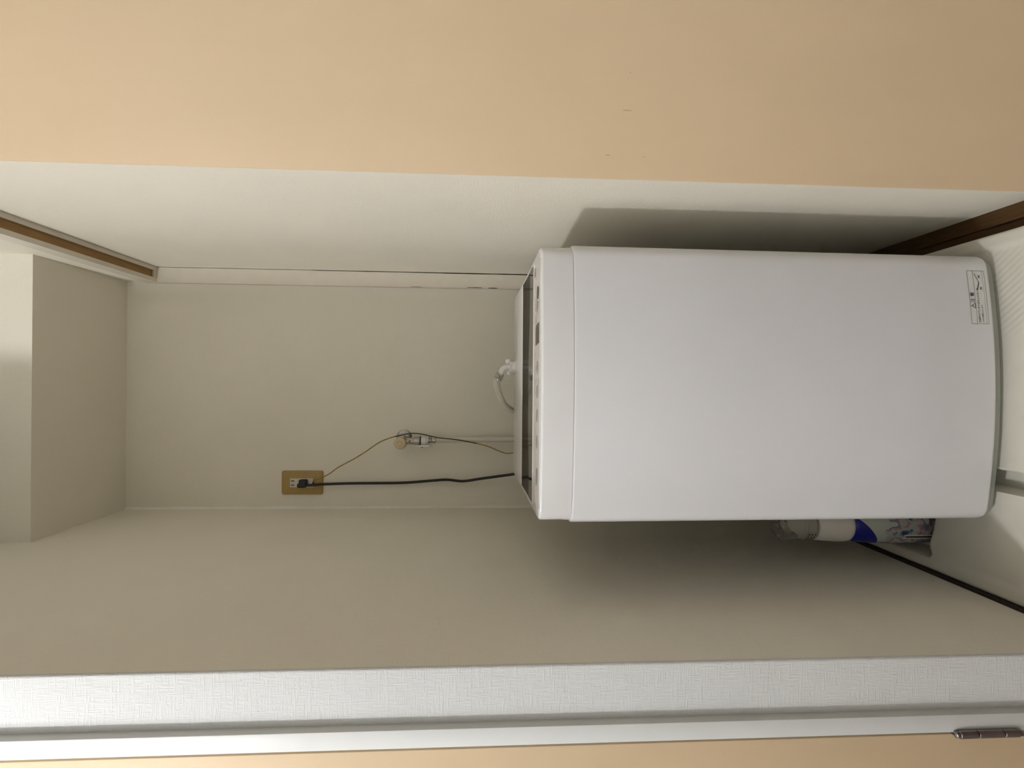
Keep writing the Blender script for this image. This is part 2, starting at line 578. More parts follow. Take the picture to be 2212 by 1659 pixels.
def pan_h(x, y):
    e = min(x - PX0, PX1 - x, y - PY0, PY1 - y)
    rim = 0.0655
    wob = 0.012 * math.exp(-((x + 0.345) / 0.03) ** 2) - 0.006
    pad_f = 1 - sstep(1.098 + wob, 1.112 + wob, y)                         # raised front part, feet stand on it
    pad_r = sstep(1.33, 1.345, y)
    pad = max(pad_f, pad_r)
    g = sstep(-0.197, -0.192, x) * (1 - sstep(-0.160, -0.155, x)) * sstep(0.885, 0.9, y)   # channel in the raised part
    top = 0.0595 - 0.044 * g
    ribs = sstep(0.09, 0.12, x) * (1 - sstep(0.262, 0.272, x)) * (1 - g)
    top += 0.0005 * ribs * math.sin((x * 0.80 + y * 0.60) * 2 * math.pi / 0.0105)
    h = 0.012 + (top - 0.012) * pad
    k = 1 - sstep(0.022, 0.034, e)
    h = h + (rim - h) * k
    return h


vf = ([], [])
NX, NY = 230, 230
vv = []
for j in range(NY + 1):
    for i in range(NX + 1):
        x = PX0 + (PX1 - PX0) * i / NX
        y = PY0 + (PY1 - PY0) * j / NY
        e = min(i, j, NX - i, NY - j)
        z = pan_h(x, y) - (0.003 if e == 0 else (0.0008 if e == 1 else 0))
        vv.append((x, y, z))
ff = [(j * (NX + 1) + i, j * (NX + 1) + i + 1, (j + 1) * (NX + 1) + i + 1, (j + 1) * (NX + 1) + i) for j in range(NY) for i in range(NX)]
# outer skirt down to the floor
bd = [i for i in range(NX + 1)] + [(j) * (NX + 1) + NX for j in range(1, NY + 1)] + [NY * (NX + 1) + i for i in range(NX - 1, -1, -1)] + [j * (NX + 1) for j in range(NY - 1, 0, -1)]
n0 = len(vv)
for b_ in bd:
    vv.append((vv[b_][0], vv[b_][1], 0.0005))
for k in range(len(bd)):
    k2 = (k + 1) % len(bd)
    ff.append((bd[k], bd[k2], n0 + k2, n0 + k))
pcx, pcy = (PX0 + PX1) / 2, (PY0 + PY1) / 2
pan = link('drain_pan', [(x - pcx, y - pcy, z) for x, y, z in vv], ff, PAN, None, True, 60)
pan.location = (pcx, pcy, 0)
tag(pan, 'beige plastic washing machine drain pan on the floor, with raised ribbed corners', 'drain pan')

# ------------------------------------------------------------------ washing machine
MS = 0.98                               # size of the machine
WYAW = math.radians(0.75)
MC = Vector((0.0, 1.20 * MS, 0.0))      # its own centre
wm = empty('washing_machine', (MC.x, MC.y, 0.0595), WYAW,
           'white top-loading washing machine with smoked grey lid standing in beige pan', 'washing machine')
pivot = Matrix.Rotation(-WYAW, 4, 'Z')
FRONT0 = 0.945                          # foremost line of the bowed front (before size factor)
HWB = 0.2645


def bow(x):
    return FRONT0 + 0.0165 * (x / 0.23) ** 2


def W(x, y, zr):
    """machine coordinates: x, y before the size factor, zr above lens height -> local to the machine empty"""
    return (x * MS, y * MS - MC.y, zr * MS + EYE - 0.0595)


SIDE_Y = [1.03, 1.045, 1.060, 1.12, 1.19, 1.265, 1.36, 1.453]


def outline(hw_f, hw_r, inset=0.0, yr=1.475, nfront=12, cor=0.028):
    """half plan outline from front centre to rear centre, then mirrored: closed ring"""
    half = []
    xf = hw_f - cor
    for k in range(nfront + 1):
        x = xf * k / nfront
        half.append((x, bow(x)))
    P0 = Vector((xf, bow(xf)))
    s = 2 * 0.0165 * xf / 0.23 ** 2
    P1 = Vector((hw_f, bow(xf) + s * cor))
    P2 = Vector((hw_f - 0.0004, bow(xf) + cor + 0.012))
    for k in range(1, 9):
        t = k / 8
        q = P0 * (1 - t) ** 2 + P1 * 2 * t * (1 - t) + P2 * t * t
        half.append((q.x, q.y))
    y2, y3 = P2.y, yr - 0.025
    for yy in SIDE_Y:
        t = (yy - y2) / (y3 - y2)
        half.append((hw_f + (hw_r - hw_f) * t, yy))
    for k in range(1, 6):
        a = math.pi / 2 * k / 5
        half.append((hw_r - 0.025 + 0.025 * math.cos(a), y3 + 0.025 * math.sin(a)))
    half.append((0.0, yr))
    full = half + [(-x, y) for x, y in reversed(half[1:-1])]
    if inset:
        cx, cy_ = 0.0, 1.21
        out = []
        n = len(full)
        for i in range(n):
            a, b = Vector(full[i - 1]), Vector(full[(i + 1) % n])
            t = (b - a).normalized()
            nrm = Vector((-t.y, t.x))
            out.append((full[i][0] + nrm.x * inset, full[i][1] + nrm.y * inset))
        full = out
    return full


# cabinet
Z_BOT, Z_SEAM = -0.981, -0.1650
rings = []
for zr, ins in ((Z_BOT, 0.006), (Z_BOT + 0.0015, 0.003), (Z_BOT + 0.004, 0.001), (Z_BOT + 0.008, 0.0), (-0.80, 0.0), (-0.5, 0.0),
                (Z_SEAM - 0.006, 0.0), (Z_SEAM - 0.002, 0.0006), (Z_SEAM, 0.0022), (Z_SEAM + 0.0004, 0.006)):
    hw_ = 0.2612 + (HWB - 0.2612) * (zr - Z_BOT) / (Z_SEAM - Z_BOT)
    rings.append([W(x, y, zr) for x, y in outline(hw_, hw_, ins)])
v, f = loft(rings)
link('cabinet', v, f, WM, wm, True, 35)
# base skirt and feet
rings = [[W(x, y, zr) for x, y in outline(0.2612, 0.2612, ins)] for zr, ins in ((-0.9965, 0.012), (-0.9955, 0.0095), (-0.981, 0.0045))]
v, f = loft(rings)
bs = link('base', v, f, BASE, wm, True, 35)
bs['label'] = 'grey base skirt'
for sx in (-1, 1):
    for yy in (1.02, 1.40):
        x0, y0, _ = W(sx * 0.205, yy, 0)
        zt = W(0, 0, -0.9965)[2]
        v, f = lathe([(0.019, 0.0005), (0.021, 0.004), (0.020, zt * 0.8), (0.014, zt + 0.002)], (x0, y0, 0), n=20)
        link('foot', v, f, BTN_DK, wm, True)

# top cover: side walls, rounded rim, sloping top with a recess for the lid
LX = 0.2425                              # half width of the lid opening
PROF = [(0.94, -0.1064), (0.953, -0.1055), (0.985, -0.1046), (1.06, -0.1029), (1.12, -0.1010), (1.19, -0.0986), (1.265, -0.0960), (1.48, -0.0872)]


def top_z(y):
    for (ya, za), (yb, zb) in zip(PROF, PROF[1:]):
        if y <= yb:
            return za + (zb - za) * (y - ya) / (yb - ya)
    return PROF[-1][1]


def top_ring(ins, drop, hwf=0.2590, hwr=0.2490):
    o_ = outline(hwf, hwr, ins, yr=1.478, cor=0.020)
    return [(x, y, top_z(y) - drop) for x, y in o_]


rings = []
rings.append([W(x, y, Z_SEAM - 0.0005) for x, y in outline(HWB - 0.0045, HWB - 0.0045, 0.0)])
rings.append([W(x, y, Z_SEAM + 0.0012) for x, y in outline(HWB - 0.0040, HWB - 0.0045, 0.0)])
rings.append([W(x, y, Z_SEAM + 0.020) for x, y in outline(HWB - 0.0046, HWB - 0.006, 0.0005)])
RR = 0.0055
for k in range(0, 7):
    a = math.pi / 2 * k / 6
    rings.append([W(*p) for p in top_ring(0.001 + RR * (1 - math.cos(a)), RR * (1 - math.sin(a)))])
v, f = loft(rings, cap0=True, cap1=False)
v = list(v)
f = list(f)
# cap strips with the lid recess
inner = top_ring(0.001 + RR, 0.0)
n = len(inner)
base_i = len(rings) * n - n
half_n = n // 2
rowsL = [(inner[i], base_i + i) for i in range(0, half_n + 1)]
rowsR = [(inner[(n - i) % n], base_i + (n - i) % n) for i in range(0, half_n + 1)]
prevs = None


iA = min(range(half_n), key=lambda i: abs(rowsL[i][0][1] - 1.060) if rowsL[i][0][0] > 0.23 else 9)
iB = min(range(half_n), key=lambda i: abs(rowsL[i][0][1] - 1.265) if rowsL[i][0][0] > 0.23 else 9)
for i in range(1, half_n):
    a, b = rowsL[i - 1], rowsL[i]
    c, d = rowsR[i - 1], rowsR[i]
    if i == 1:
        f.append((a[1], b[1], d[1]))
    elif not (iA < i <= iB):
        f.append((a[1], b[1], d[1], c[1]))
f.append((rowsL[half_n - 1][1], rowsL[half_n][1], rowsR[half_n - 1][1]))
# side rails and the sunken well under the lid
ra = len(v)
for i in range(iA, iB + 1):
    yy = rowsL[i][0][1]
    for sx in (1, -1):
        v.append(W(sx * (LX + 0.0006), yy, top_z(yy)))
        v.append(W(sx * (LX + 0.0006), yy, -0.1125))
for k in range(iB - iA):
    i = iA + k
    q = ra + 4 * k
    f.append((rowsL[i][1], rowsL[i + 1][1], q + 4, q))
    f.append((rowsR[i][1], rowsR[i + 1][1], q + 6, q + 2))
    f.append((q, q + 4, q + 5, q + 1))
    f.append((q + 2, q + 6, q + 7, q + 3))
    f.append((q + 1, q + 5, q + 7, q + 3))
q = ra
f.append((q, q + 1, q + 3, q + 2))
f.append((q, q + 2, rowsR[iA][1], rowsL[iA][1]))
q = ra + 4 * (iB - iA)
f.append((q, q + 1, q + 3, q + 2))
f.append((q, q + 2, rowsR[iB][1], rowsL[iB][1]))
tc_ = link('top_cover', v, f, WM_TOP, wm, True, 30)


def on_top(x, y, lift):
    return W(x, y, top_z(y) + lift)


BS = -0.026                              # key row sits towards the front edge


# control panel film on the front slope
def top_patch(name, x0, x1, y0, y1, lift, m, parent, th=0.0006, nx=14, ny=3, curve=None):
    def gy(x, t):
        b0 = (bow(x) - FRONT0) * 0.0
        return y0 + (y1 - y0) * t + b0
    va, vb = [], []
    for j in range(ny + 1):
        for i in range(nx + 1):
            x = x0 + (x1 - x0) * i / nx
            y = gy(x, j / ny)
            va.append(on_top(x, y, lift))
            vb.append(on_top(x, y, lift - th - 0.0012))
    N = len(va)
    fa = []
    for j in range(ny):
        for i in range(nx):
            q = j * (nx + 1) + i
            fa.append((q, q + 1, q + nx + 2, q + nx + 1))
            fa.append((N + q, N + q + nx + 1, N + q + nx + 2, N + q + 1))
    ring = [i for i in range(nx + 1)] + [j * (nx + 1) + nx for j in range(1, ny + 1)] + [ny * (nx + 1) + i for i in range(nx - 1, -1, -1)] + [j * (nx + 1) for j in range(ny - 1, 0, -1)]
    for k in range(len(ring)):
        a, b = ring[k], ring[(k + 1) % len(ring)]
        fa.append((a, b, N + b, N + a))
    return link(name, va + vb, fa, m, parent)


cp_ = top_patch('control_panel', -0.232, 0.232, 0.964, 1.056, 0.0008, PANEL, wm)
cp_['label'] = 'cream control panel strip with printed buttons'


def top_disc(name, x, y, rx, ry, m, parent, lift=0.0022, n=20):
    up = [on_top(x + rx * math.cos(2 * math.pi * k / n), y + ry * math.sin(2 * math.pi * k / n), lift) for k in range(n)]
    lo = [on_top(x + rx * math.cos(2 * math.pi * k / n), y + ry * math.sin(2 * math.pi * k / n), 0.0002) for k in range(n)]
    v_, f_ = loft([lo, up])
    return link(name, v_, f_, m, parent)


# from the left of the machine to its right: round power key, four programme keys, display, start key, lamp
top_disc('button', -0.178, 1.018 + BS, 0.0165, 0.013, BTN, cp_, 0.0016)
for bxx in (-0.112, -0.062, -0.017, 0.030):
    top_disc('button', bxx, 1.020 + BS, 0.0125, 0.0095, BTN, cp_, 0.0014)
top_disc('button', 0.147, 1.023 + BS, 0.0125, 0.0085, BTN, cp_, 0.0014)
top_disc('button', 0.173, 1.020 + BS, 0.0125, 0.013, BTN_DK, cp_, 0.0016)
v, f = loft([[on_top(x, y + BS, h) for x, y in ((0.0755, 1.000), (0.114, 1.000), (0.112, 1.046), (0.0735, 1.046))] for h in (0.0, 0.0016)])
link('display_window', v, f, BTN_DK, cp_)
v, f = loft([[on_top(x, y, h) for x, y in ((0.2135, 1.028), (0.2285, 1.026), (0.2290, 1.046), (0.2125, 1.048))] for h in (0.0, 0.0014)])
link('lamp_window', v, f, BTN, cp_)
rng = random.Random(11)
vf = ([], [])
for cx_ in (-0.232, -0.215, -0.205, -0.194, -0.150, -0.135, -0.112, -0.085, -0.062, -0.040, -0.017, 0.004, 0.030, 0.052, 0.062, 0.120, 0.130, 0.147, 0.160):
    for yy in (0.970, 1.012, 1.026):
        if rng.random() < 0.75:
            w_ = 0.004 + 0.008 * rng.random()
            y_ = yy + 0.002 * rng.random()
            add(vf, [on_top(cx_ - w_ / 2, y_, 0.00105), on_top(cx_ + w_ / 2, y_, 0.00105), on_top(cx_ + w_ / 2, y_ + 0.0028, 0.00105), on_top(cx_ - w_ / 2, y_ + 0.0028, 0.00105)], [(0, 1, 2, 3)])
link('key_captions', *vf, PRINT, cp_)['kind'] = 'stuff'

# lid: flat front half, rear half rising to the back panel, bowed fold between them
lid = empty('lid_holder', (0, 0, 0))
bpy.data.objects.remove(lid)


def fold_y(x):
    return 1.143 - 0.024 * sstep(0.05, 0.19, abs(x + 0.02))


nx = 40
tA, tB = [], []
vA = []
ZL0, ZLF, ZLR = -0.1016, -0.0993, -0.0952
for i in range(nx + 1):
    x = -LX + 2 * LX * i / nx
    vA.append([W(x, 1.0645, ZL0), W(x, fold_y(x) - 0.0015, ZLF)])
    tA.append(None)


def sheet(name, rows, th, m, parent):
    """rows: list of polylines of equal length, thickened downwards"""
    a = len(rows)
    b = len(rows[0])
    up = [p for r in rows for p in r]
    lo = [(p[0], p[1], p[2] - th) for p in up]
    N = a * b
    fa = []
    for i in range(a - 1):
        for j in range(b - 1):
            q = i * b + j
            fa.append((q, q + 1, q + b + 1, q + b))
            fa.append((N + q, N + q + b, N + q + b + 1, N + q + 1))
    ring = [j for j in range(b)] + [i * b + b - 1 for i in range(1, a)] + [(a - 1) * b + j for j in range(b - 2, -1, -1)] + [i * b for i in range(a - 2, 0, -1)]
    for k in range(len(ring)):
        p, q = ring[k], ring[(k + 1) % len(ring)]
        fa.append((p, q, N + q, N + p))
    return link(name, up + lo, fa, m, parent, True, 30)


l1 = sheet('lid_front_half', vA, 0.004, LID, wm)
l1['label'] = 'smoked grey front half of the folding lid'
vB = []
for i in range(nx + 1):
    x = -LX + 2 * LX * i / nx
    fy = fold_y(x)
    row = []
    for k in range(5):
        t = k / 4
        row.append(W(x, fy + (1.264 - fy) * t, ZLF - 0.0006 + (ZLR - ZLF + 0.0003) * (t ** 1.6)))
    vB.append(row)
l2 = sheet('lid_rear_half', vB, 0.005, LID_DK, wm)
l2['label'] = 'darker rear half of the folding lid'
vf = ([], [])
add(vf, *loft([[W(sx * LX, y, z) for y, z in ((1.060, ZL0 - 0.004), (1.0645, ZL0 - 0.004), (1.0645, ZL0 + 0.0003), (1.060, ZL0 + 0.0003))] for sx in (-1, 1)]))
link('lid_front_edge', *vf, LID_EDGE, l1)
vf = ([], [])
rng = random.Random(5)
xx = -0.005
for k in range(7):
    w_ = 0.0028 + 0.0015 * rng.random()
    zz = ZL0 + 0.0004
    add(vf, [W(xx - w_, 1.082, zz), W(xx, 1.082, zz), W(xx, 1.091, zz - 0.0001), W(xx - w_, 1.091, zz - 0.0001)], [(0, 1, 2, 3)])
    xx -= 0.0065
link('lid_print', *vf, BTN_DK, l1)['kind'] = 'stuff'

# raised rear panel behind the lid
rows = []
for i in range(31):
    x = -0.2395 + 0.479 * i / 30
    e = min(1.0, (0.2395 - abs(x)) / 0.012)
    e = math.sqrt(max(0.0, 1 - (1 - e) ** 2))
    rows.append([W(x, 1.266, -0.0955 - 0.010), W(x, 1.266, -0.0953 + 0.0006 * e), W(x, 1.270, -0.0947 + 0.0008 * e), W(x, 1.36, -0.0910 + 0.001 * e), W(x, 1.445, -0.0876 + 0.001 * e),
                 W(x, 1.462, -0.0885), W(x, 1.468, -0.094)])
rp_ = sheet('rear_panel', rows, 0.004, WM_TOP, wm)
rp_['label'] = 'white raised rear panel of the washing machine top'
# long outlined recess and fine markings on the rear panel
vf = ([], [])


def rp_z(y):
    return -0.0939 + (y - 1.27) * ((-0.0866 + 0.0939) / (1.445 - 1.27))


def bar(x0, x1, y0, y1, lift=0.0003):
    add(vf, [W(x0, y0, rp_z(y0) + lift), W(x1, y0, rp_z(y0) + lift), W(x1, y1, rp_z(y1) + lift), W(x0, y1, rp_z(y1) + lift)], [(0, 1, 2, 3)])


bar(0.073, 0.205, 1.384, 1.3875)
bar(0.073, 0.205, 1.420, 1.4235)
bar(0.073, 0.0745, 1.384, 1.4235)
bar(0.2035, 0.205, 1.384, 1.4235)
bar(0.110, 0.160, 1.410, 1.423)
link('panel_groove', *vf, PRINT, rp_)
vf = ([], [])
xx = -0.03
for k in range(9):
    bar(xx - 0.006, xx, 1.398, 1.4045)
    xx -= 0.0085
bar(-0.03, 0.022, 1.400, 1.4025)
link('panel_print', *vf, PRINT, rp_)['kind'] = 'stuff'

# water inlet on the rear panel
ix, iy, iz = W(0.0497, 1.418, rp_z(1.418))
v, f = lathe([(0.0165, -0.004), (0.0165, 0.003), (0.0150, 0.004), (0.0150, 0.0165), (0.0135, 0.0175), (0.008, 0.0178)], (ix, iy, iz), n=28)
ip = link('inlet_port', v, f, WHITEP, wm, True)

# warning label low on the right of the front
lb_x0, lb_x1, lb_z0, lb_z1 = 0.1205, 0.2245, -0.9680, -0.9335


def onfront(x, zr, lift):
    return W(x, bow(x) - lift, zr)


nxl = 16
va = [onfront(lb_x0 + (lb_x1 - lb_x0) * i / nxl, z_, 0.0003) for z_ in (lb_z0, lb_z1) for i in range(nxl + 1)]
lbl = link('warning_label', va, [(i, i + 1, nxl + 2 + i, nxl + 1 + i) for i in range(nxl)], STICK, wm, True)
lbl['label'] = 'small white caution label'


def fbar(vf_, x0, z0, x1, z1, w):
    d = Vector((x1 - x0, z1 - z0))
    nrm = Vector((-d.y, d.x)).normalized() * w / 2
    k = 8
    A, B = [], []
    for i in range(k + 1):
        t = i / k
        px, pz = x0 + d.x * t, z0 + d.y * t
        A.append(onfront(px + nrm.x, pz + nrm.y, 0.0006))
        B.append(onfront(px - nrm.x, pz - nrm.y, 0.0006))
    add(vf_, A + B, [(i, i + 1, k + 2 + i, k + 1 + i) for i in range(k)])


vf = ([], [])
zm = lb_z1 - 0.0113
g = 0.0006
for a in ((lb_x0, lb_z0, lb_x1, lb_z0), (lb_x0, lb_z1, lb_x1, lb_z1), (lb_x0, lb_z0, lb_x0, lb_z1), (lb_x1, lb_z0, lb_x1, lb_z1), (lb_x0, zm, lb_x1, zm), (lb_x0 + 0.001, lb_z0 + 0.0042, lb_x1, lb_z0 + 0.0042)):
    fbar(vf, *a, g if a[1] != lb_z0 + 0.0042 else g * 0.6)
link('label_frame', *vf, INK_BR, lbl)
vf = ([], [])


def ftext(vf_, body, size, x, z, xs=1.0):
    v_, f_ = text_verts(body, size)
    add(vf_, [onfront(x + p[0] * xs, z + p[1], 0.0006) for p in v_], f_)


ftext(vf, '注', 0.0092, 0.1612, zm + 0.0022)
ftext(vf, '意', 0.0092, 0.1730, zm + 0.0022)
ftext(vf, '洗濯機の下に手や足を入れないで', 0.0049, lb_x0 + 0.0025, zm - 0.0072, 0.92)
ftext(vf, 'けがの原因になります', 0.0036, lb_x0 + 0.0030, zm - 0.0134, 0.95)
# warning triangle with its exclamation mark
tx, tz, ts = 0.1505, zm + 0.0015, 0.0088
fbar(vf, tx, tz, tx + ts * 1.1, tz, 0.0010)
fbar(vf, tx, tz, tx + ts * 0.55, tz + ts * 0.92, 0.0010)
fbar(vf, tx + ts * 1.1, tz, tx + ts * 0.55, tz + ts * 0.92, 0.0010)
fbar(vf, tx + ts * 0.55, tz + ts * 0.28, tx + ts * 0.55, tz + ts * 0.64, 0.0011)
fbar(vf, tx + ts * 0.55, tz + ts * 0.12, tx + ts * 0.55, tz + ts * 0.20, 0.0011)
# pictogram: bent machine edge with two crosses
fbar(vf, 0.1860, zm - 0.0060, 0.2020, zm - 0.0105, 0.0019)
fbar(vf, 0.2020, zm - 0.0105, 0.2190, zm - 0.0028, 0.0010)
for qx, qz in ((0.1900, zm - 0.0135), (0.2130, zm - 0.0118)):
    fbar(vf, qx - 0.0028, qz - 0.0022, qx + 0.0028, qz + 0.0022, 0.0012)
    fbar(vf, qx - 0.0028, qz + 0.0022, qx + 0.0028, qz - 0.0022, 0.0012)
link('label_print', *vf, INK, lbl)['kind'] = 'stuff'

# ------------------------------------------------------------------ outlet on the back wall
ot = empty('wall_outlet', (-0.3214, YB, 1.627), 0, 'ochre wall outlet plate with ivory socket on the back wall', 'outlet')


def rounded_plate(name, w, h, r, y0, y1, m, parent, cx=0.0, cz=0.0, soft=0.003):
    def ring(w_, h_, y):
        out = []
        for sx, sz, a0 in ((1, 1, 0), (-1, 1, 90), (-1, -1, 180), (1, -1, 270)):
            for k in range(6):
                a = math.radians(a0 + 90 * k / 5)
                out.append((cx + sx * (w_ / 2 - r) + r * math.cos(a), y, cz + sz * (h_ / 2 - r) + r * math.sin(a)))
        return out
    v_, f_ = loft([ring(w, h, y0), ring(w, h, y0 + (y1 - y0) * 0.45), ring(w - soft * 0.6, h - soft * 0.6, y0 + (y1 - y0) * 0.85), ring(w - soft * 2, h - soft * 2, y1)])
    return link(name, v_, f_, m, parent, True, 50)


rounded_plate('plate', 0.0765, 0.1305, 0.0065, 0.0, -0.0062, PLATE, ot)
sk = rounded_plate('socket_face', 0.0295, 0.0735, 0.0012, -0.004, -0.0078, SOCKET, ot, -0.0005, 0.0013, 0.0008)
for dz in (0.0290, -0.010):
    for dx in (-0.0066, 0.0066):
        v, f = box(-0.0005 + dx - 0.0014, -0.0005 + dx + 0.0014, -0.0083, -0.0075, dz - 0.0052, dz + 0.0052)
        link('slot', v, f, INK, sk)
v, f = lathe([(0.003, 0), (0.003, 0.0005)], (0.0, -0.0082, 0.0095), (0, -1, 0), n=12)
link('screw', v, f, SOCKET, sk)
v, f = box(-0.008, 0.004, -0.0095, -0.0075, -0.0385, -0.0335)
link('earth_terminal', v, f, BLACK, sk)

# power cord with its angled plug
pc = empty('power_cord', (-0.3191, YB - 0.008, 1.6188), 0, 'black power cord with angled plug hanging from outlet to washing machine', 'power cord')
o = bevel_box('plug', -0.0135, 0.0105, -0.021, 0.0, -0.0115, 0.0125, BLACK, 0.0042, 3, pc)
o = bevel_box('plug_neck', -0.0150, -0.0010, -0.0225, -0.006, -0.0105, 0.0175, BLACK, 0.0045, 3, pc)
CORD = [(-0.326, 1.700, 1.626), (-0.3265, 1.6985, 1.605), (-0.3262, 1.700, 1.585), (-0.3244, 1.704, 1.5536), (-0.3228, 1.709, 1.4663), (-0.3226, 1.711, 1.3638), (-0.3210, 1.711, 1.2902),
        (-0.3150, 1.710, 1.2163), (-0.3115, 1.708, 1.1643), (-0.3157, 1.706, 1.1121), (-0.3065, 1.700, 1.0523), (-0.2975, 1.690, 0.9998),
        (-0.2860, 1.672, 0.9400), (-0.268, 1.640, 0.87), (-0.245, 1.60, 0.78), (-0.22, 1.56, 0.66), (-0.18, 1.50, 0.56), (-0.16, 1.465, 0.50)]
path = catmull([(x - pc.location.x, y - pc.location.y, z - pc.location.z) for x, y, z in CORD], 10)
v, f = tube(path, lambda t: 0.0043 + 0.0014 * max(0, 1 - t / 0.05), 12)
link('cord', v, f, BLACK, pc, True)

# earth wire
GW = [(-0.3120, 1.7105, 1.5905), (-0.3095, 1.699, 1.5800), (-0.3029, 1.692, 1.5606), (-0.2870, 1.688, 1.5322), (-0.2665, 1.685, 1.5037), (-0.2430, 1.682, 1.4608), (-0.2162, 1.680, 1.4179), (-0.1866, 1.676, 1.3748),
      (-0.1717, 1.672, 1.3387), (-0.1650, 1.666, 1.3141), (-0.1572, 1.660, 1.2808), (-0.1585, 1.660, 1.2443), (-0.1700, 1.662, 1.1931), (-0.1760, 1.668, 1.1417),
      (-0.1840, 1.675, 1.0975), (-0.1975, 1.678, 1.0384), (-0.2155, 1.678, 0.9938), (-0.2215, 1.676, 0.9715), (-0.2180, 1.672, 0.945), (-0.20, 1.63, 0.85), (-0.17, 1.55, 0.76), (-0.15, 1.465, 0.70)]
gp = catmull(GW, 8)
v, f = tube(gp, 0.0017, 12)
nr = 12
L_ = len(gp) - 1
fm = []
Fr = frames(gp)
for k in range(L_):
    t = k / L_
    show_yellow = t < 0.40 or 0.69 < t < 0.9
    p, T, N, B = Fr[k]
    for i in range(nr):
        a = 2 * math.pi * (i + 0.5) / nr
        d = N * math.cos(a) + B * math.sin(a)
        front = d.y < 0.15
        fm.append(0 if front == show_yellow else 1)
fm += [0, 0]
gw = link('earth_wire', v, f, WIRE_Y, None, True, 40, mats=[WIRE_Y, WIRE_G], fmat=fm)
tag(gw, 'thin yellow and green earth wire draped over the tap', 'wire')

# ------------------------------------------------------------------ tap on the back wall
tx0, tz0 = -0.1790, 1.304
tp = empty('water_tap', (tx0, YB, tz0), 0, 'chrome washing machine tap with cream handle on the back wall', 'tap')
v, f = lathe([(0.0245, 0.0), (0.0245, 0.003), (0.021, 0.007), (0.013, 0.009)], (0.004, 0, 0), (0, -1, 0), n=32)
link('wall_flange', v, f, CHROME, tp, True)
v, f = lathe([(0.011, 0.006), (0.011, 0.03), (0.0135, 0.031), (0.0135, 0.046), (0.009, 0.050)], (-0.002, 0, 0), (0, -1, 0), n=24)
link('tap_body', v, f, CHROME, tp, True)
sp_ = catmull([(-0.003, -0.034, 0.004), (-0.0035, -0.036, -0.012), (-0.0040, -0.040, -0.035), (-0.003, -0.040, -0.056)], 8)
v, f = tube(sp_, lambda t: 0.0125 - 0.0015 * math.sin(math.pi * t), 24)
link('spout', v, f, CHROME, tp, True)
v, f = lathe([(0.0128, 0), (0.0148, 0.001), (0.0148, 0.003), (0.0128, 0.004)], (-0.003, -0.040, -0.0590), n=28)
link('ring', v, f, BLACK, tp, True)
v, f = lathe([(0.0125, -0.0560), (0.0132, -0.054), (0.0132, -0.0375), (0.0118, -0.036)], (-0.003, -0.040, 0), n=28)
link('spout_nut', v, f, CHROME, tp, True)
# handle faces the room
hp = [(0.008, 0.046), (0.0165, 0.050), (0.0190, 0.053), (0.0190, 0.066), (0.0165, 0.071), (0.0085, 0.0725), (0.0075, 0.0715), (0.0068, 0.0715), (0.0063, 0.0725), (0.002, 0.0728)]
v, f = lathe(hp, (-0.0085, 0.0, 0.0035), (0, -1, 0), n=36)
hd = link('handle', v, f, CREAMP, tp, True)
hd['label'] = 'round cream plastic handle'
for a in (285, 25, 155):
    ca, sa = math.cos(math.radians(a)), math.sin(math.radians(a))
    v, f = lathe([(0.0052, 0.0), (0.0044, 0.009), (0.0030, 0.0115)], (-0.0085 + 0.0155 * ca, -0.059, 0.0035 + 0.0155 * sa), (ca, 0, sa), n=14)
    if a == 285:
        link('handle_lug', v, f, CREAMP, hd, True)
v, f = lathe([(0.001, 0), (0.001, 0.0003)], (-0.0165, -0.0713, -0.0005), (0, -1, 0), n=10)
link('handle_mark', v, f, BTN, hd)

# ------------------------------------------------------------------ supply hose
hs = empty('supply_hose', (-0.178, 1.68, 1.25), 0, 'pale grey water supply hose from tap to washing machine inlet', 'hose')
hl = hs.location


def H(p):
    return (p[0] - hl.x, p[1] - hl.y, p[2] - hl.z)


# coupling under the tap
cxh, cyh = -0.182, 1.68
v, f = lathe([(0.0125, 0.0), (0.0140, 0.001), (0.0140, 0.0155), (0.0120, 0.0165), (0.0110, 0.017), (0.0110, 0.0215), (0.006, 0.022)], H((cxh, cyh, 1.2450)), (0, 0, -1), n=28)
cl = link('coupling', v, f, WHITEP, hs, True)
bevel_box('release_lever', cxh - hl.x - 0.0195, cxh - hl.x - 0.0125, -0.010, 0.010, 1.2165 - hl.z, 1.2560 - hl.z, WHITEP, 0.0015, 2, cl)
bevel_box('lever_catch', cxh - hl.x - 0.0225, cxh - hl.x - 0.0185, -0.003, 0.003, 1.2390 - hl.z, 1.2440 - hl.z, BLACK, 0.0008, 1, cl)
v, f = lathe([(0.0085, 0.0), (0.0115, 0.0005), (0.0115, 0.004), (0.0095, 0.0055), (0.0115, 0.007), (0.0118, 0.010), (0.0098, 0.0125), (0.0112, 0.0165), (0.0112, 0.024), (0.0085, 0.0255)], H((-0.179, cyh, 1.2235)), (0, 0, -1), n=28)
link('hose_clamp', v, f, CHROME, hs, True)
